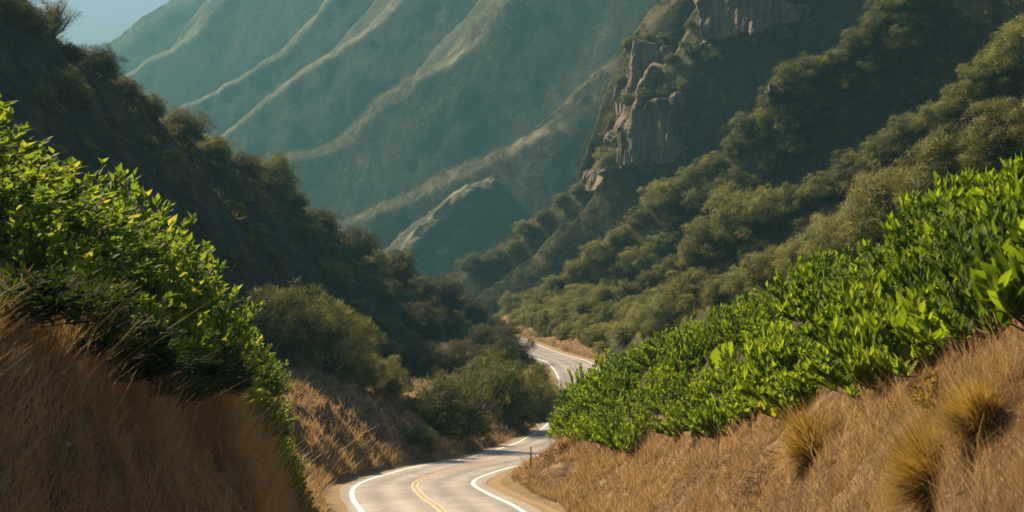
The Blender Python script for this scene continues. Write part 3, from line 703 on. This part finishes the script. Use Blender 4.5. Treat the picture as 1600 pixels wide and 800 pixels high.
B2 = [(x + 26 + (i * 37) % 19, y + 40 + (i * 23) % 21, 44 + (i * 29) % 34) for i, (x, y, w_) in enumerate(B_[:17])]
bush_row(B2, 'bush', SG, ['B'], 'bushes just below the second spur crest', lambda i, it: f"{'big' if it[2] > 65 else 'small' if it[2] < 52 else 'rounded'} bush just below the second spur's crest, {ORD[i]} down from the right edge", hs=(.7, 1.0), wm=1.3, parts=False)
C_ = [(1420, 8, 56), (1385, 38, 50), (1345, 72, 54), (1305, 100, 44), (1262, 128, 60), (1228, 158, 58), (1205, 195, 44), (1178, 222, 46), (1150, 240, 36), (1118, 266, 40), (1080, 290, 36), (1036, 320, 56), (1000, 350, 34), (968, 380, 34), (938, 405, 40), (905, 432, 34), (872, 452, 36), (842, 474, 40), (812, 492, 38), (790, 505, 30)]
bush_row(C_, 'bush', OL, ['C'], 'olive bushes on the third right spur', lambda i, it: f"{'big' if it[2] > 52 else 'small' if it[2] < 38 else 'rounded'} olive bush on the third spur's crest, {ORD[i]} down from the top edge", hs=(.7, 1.05), parts=False, wm=1.45)
C2 = [(x + 22 + (i * 31) % 17, y + 30 + (i * 19) % 17, 30 + (i * 23) % 30) for i, (x, y, w_) in enumerate(C_[:17])]
bush_row(C2, 'bush', OL, ['C'], 'bushes just below the third spur crest', lambda i, it: f"{'big' if it[2] > 50 else 'small' if it[2] < 38 else 'rounded'} bush just below the third spur's crest, {ORD[i]} down from the top edge", hs=(.7, 1.0), wm=1.3, parts=False)
D_ = [(1085, 44, 26), (1066, 68, 22), (1046, 96, 24), (1030, 122, 20), (1012, 150, 22), (998, 182, 22), (982, 212, 24), (966, 240, 20), (950, 262, 22), (925, 285, 26), (904, 300, 30), (880, 318, 24), (856, 340, 24), (830, 362, 24), (800, 382, 22), (770, 404, 22), (740, 420, 24), (712, 440, 22)]
D_ = [(x + (i * 37) % 13 - 6, y + (i * 29) % 11 - 3, w_ * (.55 + ((i * 53) % 17) / 14)) for i, (x, y, w_) in enumerate(D_)]
bush_row(D_, 'bush', OL, ['D', 'D2'], 'small bushes on the cliff spur', lambda i, it: f"small bush on the cliff spur's ridge, {ORD[i]} down from the rock at the top", hs=(.7, .95), parts=False, wm=1.3)
SLOPE = [(9.45, 178, 330, 6.5, 'row at the road edge'), (9.95, 176, 330, 7, 'second row up'), (10.5, 180, 330, 7.5, 'third row up'), (11.0, 176, 320, 8.5, 'fourth row up'), (11.4, 180, 310, 10, 'fifth row up')]
for cp, d0, d1, st, nm in SLOPE:
    ds = np.arange(d0, d1, st)[::-1]
    for i, d in enumerate(ds):
        r = np.random.default_rng(int(d * 31 + cp * 100))
        p = ground_at(np.array([cp + (r.random() - .5) * .3]), np.array([d + (r.random() - .5) * st * .6]))[0]
        z = drop(p[0], p[1]); ww = (4.6 + 2.2 * (cp > 10) + r.random() * 2.4) * (1.0 if cp > 9.6 else .75)
        ms = SG if r.random() < .6 else OL
        place('bush', ms[int(r.integers(4))], (p[0], p[1], z - .05 * ww), (ww, ww * (.9 + .2 * r.random()), ww * (.75 + .25 * r.random())), r.random() * 6.28,
              f"rounded bush, {ORD[i]} from the far road bend in the {nm}", 'bush', 'bushes on the slope beside the far road', parts=False)

ledge = [(985, 72, 24), (1012, 64, 26), (1040, 70, 24), (972, 128, 20), (960, 190, 20), (985, 160, 26), (1010, 152, 30), (1042, 150, 30), (1070, 140, 28), (980, 262, 30), (1012, 270, 32), (1046, 272, 34), (1072, 262, 30), (945, 246, 26),
         (1085, 84, 30), (1118, 92, 32), (1150, 78, 30), (1190, 66, 30), (1228, 58, 32), (1262, 44, 32)]
bush_row(ledge, 'bush', OL, ['D', 'D2'] + [k for k in BV if k.startswith('cliff')], 'bushes around the rock cliffs', lambda i, it: f"little bush growing on or below the rock cliffs, {ORD[i]} of those around the rock", hs=(.7, .95), parts=False)

# low scrub nobody could count, one object per hill
def scrub(key, n, size, mat, label, lo=.18, hi=.8, leaf_n=16, seed=0):
    r = np.random.default_rng(seed); V = HILLS[key][1]; N, S, _ = V.shape
    a = r.random(n) * (N - 2); b = (lo + (hi - lo) * r.random(n)) * (S - 2)
    ia, ib = a.astype(int), b.astype(int)
    c = V[ia, ib] * .5 + V[ia + 1, ib + 1] * .5
    keep = fbm(c / (size * 9), 3, seed) > -.3; c = c[keep]; m = len(c)
    sz = size * (.5 + r.random(m))
    v = r.normal(size=(m, leaf_n, 3)); v /= np.linalg.norm(v, axis=2)[..., None]; v[..., 2] = np.abs(v[..., 2])
    p = c[:, None] + v * (sz[:, None, None] * [.6, .6, .5])
    ln = np.repeat(sz * .5, leaf_n) * (.6 + .8 * r.random(m * leaf_n))
    X = leaves(p.reshape(-1, 3), v.reshape(-1, 3) + r.normal(size=(m * leaf_n, 3)) * .6 + [0, 0, .3], ln, ln * .6, 1, .2, .3, np.repeat(r.random(m), leaf_n) * .6 + .4 * r.random(m * leaf_n), .8, r, v.reshape(-1, 3) + r.normal(size=(m * leaf_n, 3)) * .3)
    o = obj('undergrowth', make_mesh('undergrowth', X[0], X[1], M[mat], rnd=X[2])); tag(o, label, 'undergrowth', kind='stuff')
scrub('left', 3600, 1.1, 'dark', 'low scrub covering the dark left hill', .16, .75, seed=1)
scrub('A', 3200, 1.0, 'sage', 'low scrub on the nearest right spur', .1, .85, seed=2)
scrub('B', 7000, 1.15, 'dark', 'low scrub on the second right spur', .1, .75, seed=3)  # second and third spurs: shaded faces put into the scrub as dark leaves
scrub('C', 8500, 1.3, 'dark', 'low scrub on the third right spur', .1, .7, seed=4)
scrub('D', 6000, 1.7, 'dark', 'low scrub on the cliff spur', .12, .6, seed=5)
scrub('D2', 5000, 1.6, 'dark', 'low scrub on the front of the cliff spur', .3, .6, seed=6)
scrub('E', 6000, 2.8, 'olive', 'tree cover on the hazy mountain crest', .17, .42, 10, seed=7)
scrub('F', 6000, 3.2, 'olive', 'tree cover on the long hazy ridge', .17, .40, 10, seed=8)

# ------------------------------------------------------------------ green bank on the right
GR = [green_shrub_meshes(200 + i, shoots=46, per=19, L=.38, W=.105, upright=.72, whorl=.52) for i in range(5)]
GS = [green_shrub_meshes(220 + i, w=2.4, h=1.8, shoots=66, per=19, L=.27, W=.09, nu=2, upright=.7, whorl=.6) for i in range(4)]
GM = [green_shrub_meshes(340 + i, w=2.4, h=1.8, shoots=52, per=22, L=.24, W=.085, nu=2, mat='mid', upright=.45, whorl=.85) for i in range(3)]
BIG = [green_shrub_meshes(240 + i, w=2.2, h=1.7, shoots=26, per=10, L=.52, W=.19, nu=5, bend=.3, whorl=.8) for i in range(2)]
def row(colpos, dlist, meshes, label, group, width, height, keyf=None):
    for i, d in enumerate(dlist):
        r = np.random.default_rng(int(d * 100 + colpos * 1000))
        p = ground_at(np.array([colpos + (r.random() - .5) * .16]), np.array([d]))[0]
        w = width(d); ms = meshes(d) if r.random() > .2 else GM
        if r.random() < .05: continue
        place('leafy_shrub', ms[int(r.integers(len(ms)))], (p[0], p[1], p[2] - .08), (w / 2.4 * (.9 + .25 * r.random()), w / 2.4 * (.9 + .25 * r.random()), height(d) / 1.7 * (.7 + .65 * r.random() ** 1.4)), r.random() * 6.28, label(i), 'shrub', group)
def stations(d0, d1, k):
    out = [d0]
    while out[-1] < d1: out.append(out[-1] + k * (1.0 + out[-1] / 45))
    return out
pick = lambda d: GR if d < 48 else GS
wid = lambda d: 1.7 + d * .016; hei = lambda d: 1.05 + d * .008
rows = [(10.12, stations(15.5, 108, 1.7), 'front row above the dry bank'), (10.42, stations(15, 112, 1.75), 'second row of the green bank'),
        (10.72, stations(17, 115, 1.8), 'third row of the green bank'), (11.0, stations(19, 118, 1.8), 'back row on the bank crest')]
for cp, dl, nm in rows:
    row(cp, dl, pick, lambda i, nm=nm: f"bright green shrub, {ORD[i]} from the right in the {nm}", 'leafy shrubs on the right bank', wid, hei)
for i, (cp, d, lb) in enumerate([(10.15, 13.2, 'broad-leaved green plant at the right edge, lowest of the big-leaved ones'), (10.5, 13.6, 'broad-leaved green plant at the right edge, above the lowest big-leaved one')]):
    p = ground_at(np.array([cp]), np.array([d]))[0]
    place('leafy_shrub', BIG[i], (p[0], p[1], p[2] - .05), (.62, .62, .62), i * 2., lb, 'shrub', 'broad-leaved plants at the right edge')

# ------------------------------------------------------------------ green shrubs on the left
LM = [green_shrub_meshes(260 + i, w=2.4, h=2.0, shoots=62, per=18, L=.23, W=.105, mat='lime', upright=.5, nu=2, bend=.3, whorl=.8, tip=.7) for i in range(4)]
LD = [green_shrub_meshes(320 + i, w=2.4, h=1.7, shoots=75, per=17, L=.36, W=.07, mat='shadowed', upright=.3, nu=2, bend=.45, whorl=.8) for i in range(3)]
LF = [green_shrub_meshes(280 + i, w=2.4, h=2.0, shoots=130, per=15, L=.14, W=.08, mat='lime', upright=.35, nu=2, bend=.3, whorl=1.0, tip=.7) for i in range(3)]
left_sh = [(3.0, 21.5, 2.4, 1.7), (2.6, 23, 2.6, 1.6), (3.0, 24.5, 2.4, 1.8), (2.65, 26.5, 2.6, 1.8), (3.0, 28, 2.5, 2.0), (2.6, 30, 2.8, 1.9), (2.95, 32, 2.7, 2.2), (2.6, 34, 2.8, 2.0), (2.95, 36, 2.4, 1.5), (2.62, 38.5, 2.6, 1.8),
           (2.95, 40.5, 2.4, 1.4), (2.7, 43, 2.6, 2.0), (2.98, 45, 2.5, 1.9), (2.7, 48, 2.8, 2.2), (3.0, 49, 2.5, 2.0), (3.35, 50, 2.3, 1.8), (3.7, 52, 2.2, 1.6), (2.9, 53, 2.6, 2.2), (3.95, 54, 2.0, 1.5), (3.4, 55, 2.4, 2.0),
           (2.75, 19, 2.4, 1.6), (2.4, 20.5, 2.6, 1.6), (2.4, 25, 2.6, 1.6), (3.02, 18, 1.8, 1.2), (3.0, 26.5, 1.7, 1.2)] + [(3.11 + .07 * (k % 3), 14 + k * 1.75, 1.9 + .15 * (k % 4), 1.05) for k in range(15)] + [(3.15 + .13 * (k % 4), 46.5 + 1.1 * k, 2.3, 1.7 + .1 * (k % 3)) for k in range(9)] + [(2.25 - .22 * (k % 2), 19 + k * 1.9, 3.0, 1.9) for k in range(16)]  # last run: extra shrubs added behind the thicket to block the sun
cnt = {}
for i, (cp, d, w, hgt) in enumerate(sorted(left_sh, key=lambda q: q[1])):
    if cp > 3.1 and 31 < d < 46: continue
    if d < 27: hgt *= .8 if cp > 2.5 else .6
    if 34 < d < 43 and cp > 2.5: hgt = 1.15
    rw = 'added back row' if cp < 2.5 else 'middle row' if cp < 2.9 else 'front row' if cp < 3.1 else 'row hanging over the bank'
    cnt[rw] = cnt.get(rw, 0) + 1
    r = np.random.default_rng(900 + i)
    p = ground_at(np.array([cp]), np.array([d]))[0]
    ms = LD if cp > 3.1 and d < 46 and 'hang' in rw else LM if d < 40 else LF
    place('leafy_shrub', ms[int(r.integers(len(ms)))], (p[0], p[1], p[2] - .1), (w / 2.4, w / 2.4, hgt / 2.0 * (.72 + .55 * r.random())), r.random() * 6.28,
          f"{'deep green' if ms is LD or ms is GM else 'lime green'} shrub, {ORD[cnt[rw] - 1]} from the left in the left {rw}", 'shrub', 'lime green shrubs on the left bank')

# two oversized glossy leaves
def big_leaf(name, px, py, size, dv, label, keys, lift):
    h = find(px, py, keys); r = np.random.default_rng(int(px))
    base = np.array([[0, 0, lift]]); X = leaves(base, np.array([dv], float), size, size * .55, 8, .35, .35, np.array([.45]), .75, r)
    st = tubes([(np.stack([np.zeros(6), np.zeros(6), np.linspace(-.1, lift, 6)], 1), .02, .012)])
    root = bpy.data.objects.new(name, None); col.objects.link(root); root.location = h
    obj('leaf', make_mesh('leaf', X[0], X[1], M['green'], rnd=X[2]), root); obj('stem', make_mesh('stem', *st, M['bark']), root)
    tag(root, label, 'plant')
big_leaf('large_leaved_plant', 1118, 622, 1.5, (.35, -.5, .9), 'single oversized glossy leaf standing out of the right green bank', ['ground'], 1.15)
big_leaf('large_leaved_plant', 275, 560, .55, (-.5, -.4, .5), 'single broad pale leaf at the foot of the left thicket', ['ground'], 1.0)

# ------------------------------------------------------------------ dry grass
def blades(base, hgt, wid_, lean, r, rnd=None):
    n = len(base)
    D = np.stack([r.normal(size=n) * lean, r.normal(size=n) * lean, np.ones(n)], 1)
    th = r.random(n) * 6.283; S = np.stack([np.cos(th), np.sin(th), 0 * th], 1)
    B = np.stack([r.normal(size=n), r.normal(size=n), -.25 * np.ones(n)], 1) * .22
    us = np.array([0, .5, 1.0]); ws = np.array([1, .75, .12])
    V = []
    for u, w in zip(us, ws):
        c = base + D * (hgt * u)[:, None] + B * (hgt * u * u)[:, None]
        V += [c - S * (wid_ * w * .5)[:, None], c + S * (wid_ * w * .5)[:, None]]
    V = np.stack(V, 1); f = np.array([(0, 1, 3, 2), (2, 3, 5, 4)])
    Fc = (f[None] + (np.arange(n) * 6)[:, None, None]).reshape(-1, 4)
    return V.reshape(-1, 3), Fc, np.repeat(r.random(n) if rnd is None else rnd, 6)
def grass(name, c0, c1, d0, d1, n, h0, label, seed, mat='straw', lim=-.30):
    r = np.random.default_rng(seed)
    d = d0 * (d1 / d0) ** (r.random(n) ** (1 / 1.0)); c = c0 + (c1 - c0) * r.random(n)
    p = ground_at(c, d)
    cl = fbm(p * [.8, .8, .8], 3, seed)
    k = cl > lim; p, d, cl = p[k], d[k], cl[k]; n = len(p)
    hh = h0 * (.3 + .7 * r.random(n) ** 1.5) * (.55 + 1.2 * np.clip(cl + .2, 0, 1)) * np.clip(d / 30, .85, 1.5)
    X = blades(p - [0, 0, .03], hh, np.clip(.00062 * d, .007, .06), .5, r, np.clip(.45 + .5 * cl + .35 * (r.random(n) - .5), 0, 1))
    tag(obj(name, make_mesh(name, X[0], X[1], M[mat], rnd=X[2])), label, 'grass', kind='stuff')
grass('dry_grass', 8.25, 10.15, 9, 130, 190000, .26, 'dry straw-coloured grass on the right bank', 41)
grass('dry_grass', 8.3, 10.2, 9, 100, 36000, .55, 'taller tufts of golden dry grass scattered over the right bank', 47, lim=.12)
grass('dry_grass', 2.9, 4.85, 9, 62, 120000, .34, 'dry brown grass on the shaded left bank', 42)
grass('dry_grass', 2.95, 3.6, 10, 50, 34000, .8, 'tall dry grass under the shrubs of the left bank', 45)
grass('dry_grass', 3.0, 4.3, 27, 45, 16000, .75, 'tall dry grass along the edge of the left bank', 46)
grass('dry_grass', 2.2, 4.9, 60, 200, 42000, .5, 'dry golden grass on the lit slope left of the road', 43)
grass('dry_grass', 8.1, 9.6, 150, 320, 14000, .30, 'dry grass strip along the far road', 44)

def tussock(px, py, wpx, label, mat='tussock', n=3600):
    h = find(px, py, ['ground']); w = wpx / F * h.y * 1.3; r = np.random.default_rng(int(px + py))
    nn = sum((BV['ground'].ray_cast(Vector((0, 0, 0)), Vector(((px + a_ - 800) / F, 1, (400 - py - b_) / F)).normalized())[1] for a_ in (-25, 0, 25) for b_ in (-25, 0, 25)), Vector())
    if nn.z < 0: nn = -nn
    ax = np.array(nn.normalized()) * .75 + np.array([0, 0, .6]); ax /= np.linalg.norm(ax)
    dr = r.normal(size=(n, 3)); dr = dr / np.linalg.norm(dr, axis=1)[:, None] * (.35 + .5 * r.random(n))[:, None] + ax * .72
    dr /= np.linalg.norm(dr, axis=1)[:, None]
    base = r.normal(size=(n, 3)) * .05 - ax * .06 + (dr - ax * (dr @ ax)[:, None]) * .12
    hg = (.22 + .36 * r.random(n)) * (1 + .5 * noise(dr * 2.2 + px, 3)) * (.75 + .3 * (dr @ ax))
    us = np.array([0, .5, 1]); ws = np.array([1, .7, .1]); th = r.random(n) * 6.28; S = np.stack([np.cos(th), np.sin(th), 0 * th], 1)
    V = []
    for u, ww in zip(us, ws):
        c = base + dr * (hg * u)[:, None] - np.array([0, 0, .16]) * (hg * u * u)[:, None]
        V += [c - S * .0042 * ww, c + S * .0042 * ww]
    V = np.stack(V, 1); f = np.array([(0, 1, 3, 2), (2, 3, 5, 4)]); Fc = (f[None] + (np.arange(n) * 6)[:, None, None]).reshape(-1, 4)
    o = obj('grass_tussock', make_mesh('grass_tussock', V.reshape(-1, 3), Fc, M[mat], rnd=np.repeat(r.random(n), 6)))
    o.location = (h.x, h.y, h.z); o.scale = (w, w, w); tag(o, label, 'grass tussock', 'dry grass tussocks on the right bank')
tussock(1455, 750, 135, 'large golden grass tussock low on the right bank, the nearest one to the bottom edge')
tussock(1268, 702, 110, 'golden grass tussock under the green shrubs, leftmost of the three tussocks')
tussock(1528, 655, 125, 'brown grass tussock beside the yellow-leaved plant near the right edge')
YL = green_shrub_meshes(300, w=1.0, h=.9, shoots=40, per=12, L=.10, W=.07, mat='yellow', upright=.3, nu=2, whorl=1.0)
h = find(1462, 640, ['ground']); place('leafy_plant', YL, h, (.55, .55, .5), 0, 'small yellow-leaved plant between the green shrubs and the brown tussock', 'plant', None)

# ------------------------------------------------------------------ posts, guard rail, stones
def post(px, py, hgt, label):
    h = find(px, py, ['ground']); V, Fc = tubes([(np.array([[0, 0, -.3], [.01, 0, hgt * .5], [.03, .01, hgt]]), .045, .04)])
    root = bpy.data.objects.new('marker_post', None); col.objects.link(root); root.location = h
    obj('shaft', make_mesh('shaft', V, Fc, M['post']), root)
    V, Fc = tubes([(np.array([[.03, .01, hgt - .02], [.03, .01, hgt + .02]]), .055, .05)]); obj('cap', make_mesh('cap', V, Fc, M['post']), root)
    tag(root, label, 'post', 'thin posts beside the road')
post(829, 736, 1.45, 'thin dark marker post at the right edge of the road bend')
post(945, 716, 1.0, 'thin stake at the foot of the green shrubs on the right bank')

def rock(px, py, wpx, label):
    h = find(px, py, ['ground']); w = wpx / F * h.y
    u, v = np.meshgrid(np.linspace(0, 2 * np.pi, 17), np.linspace(0, np.pi, 10))
    s = np.stack([np.sin(v) * np.cos(u), np.sin(v) * np.sin(u), np.cos(v)], -1)
    s = s * (.5 + .18 * fbm(s * 1.7 + px, 3, 4))[..., None] * [1, .8, .6]
    o = obj('rock', make_mesh('rock', s, grid_faces(10, 17), M['stone'], smooth=False)); o.location = h; o.scale = (w, w, w)
    tag(o, label, 'rock')
rock(503, 686, 12, 'small pale stone on the dry slope left of the road')
rock(104, 694, 14, 'pale flat stone in the grass of the shaded left bank')

# ------------------------------------------------------------------ haze
HZ = bpy.data.materials.new('haze'); HZ.use_nodes = True; nt = HZ.node_tree; nt.nodes.clear()
out = nt.nodes.new('ShaderNodeOutputMaterial'); pv = nt.nodes.new('ShaderNodeVolumePrincipled')
pv.inputs['Color'].default_value = (.086, .218, .278, 1); pv.inputs['Density'].default_value = .00046; pv.inputs['Anisotropy'].default_value = .3
nt.links.new(pv.outputs[0], out.inputs['Volume'])
x0, x1, y0, y1, z0, z1 = -4100, 4100, -400, 4100, -60, 480
V = [(x, y, z) for x in (x0, x1) for y in (y0, y1) for z in (z0, z1)]
o = obj('haze', make_mesh('haze', V, [(0, 1, 3, 2), (4, 6, 7, 5), (0, 4, 5, 1), (2, 3, 7, 6), (0, 2, 6, 4), (1, 5, 7, 3)], HZ, smooth=False))
tag(o, 'blue-green haze filling the valley', 'haze', kind='stuff')

# ------------------------------------------------------------------ light, sky, camera
SUN_AZ, SUN_EL = 50, 40                      # degrees left of the view direction, degrees up
w = bpy.data.worlds.new('World'); scene.world = w; w.use_nodes = True
nt = w.node_tree; bg = nt.nodes['Background']
sky = nt.nodes.new('ShaderNodeTexSky'); sky.sky_type = 'NISHITA'; sky.sun_disc = False
sky.sun_elevation = R(SUN_EL); sky.sun_rotation = R(-SUN_AZ); sky.air_density = 1.0; sky.dust_density = 1.5; sky.ozone_density = 2
nt.links.new(sky.outputs[0], bg.inputs[0]); bg.inputs[1].default_value = .05
L = bpy.data.lights.new('sun', 'SUN'); L.energy = 5.0; L.angle = R(.5); L.color = (1, .81, .54)
so = bpy.data.objects.new('sun', L); col.objects.link(so)
sv = Vector((-math.sin(R(SUN_AZ)) * math.cos(R(SUN_EL)), math.cos(R(SUN_AZ)) * math.cos(R(SUN_EL)), math.sin(R(SUN_EL))))
so.rotation_euler = sv.to_track_quat('Z', 'Y').to_euler()
cam = bpy.data.cameras.new('camera'); cam.lens = 50; cam.sensor_width = 36; cam.clip_start = .1; cam.clip_end = 20000
cam.dof.use_dof = True; cam.dof.focus_distance = 75; cam.dof.aperture_fstop = 3.4
co = bpy.data.objects.new('camera', cam); col.objects.link(co); co.location = (0, 0, 0); co.rotation_euler = (R(90), 0, 0)
scene.camera = co
vs = scene.view_settings; vs.view_transform = 'Standard'; vs.look = 'None'; vs.exposure = 1.52; vs.gamma = 1; vs.use_curve_mapping = False
cy = scene.cycles
cy.max_bounces = 5; cy.diffuse_bounces = 2; cy.glossy_bounces = 2; cy.transmission_bounces = 3; cy.volume_bounces = 0; cy.transparent_max_bounces = 4
cy.use_denoising = True; cy.use_adaptive_sampling = True; cy.adaptive_threshold = .02
cy.sample_clamp_indirect = 4
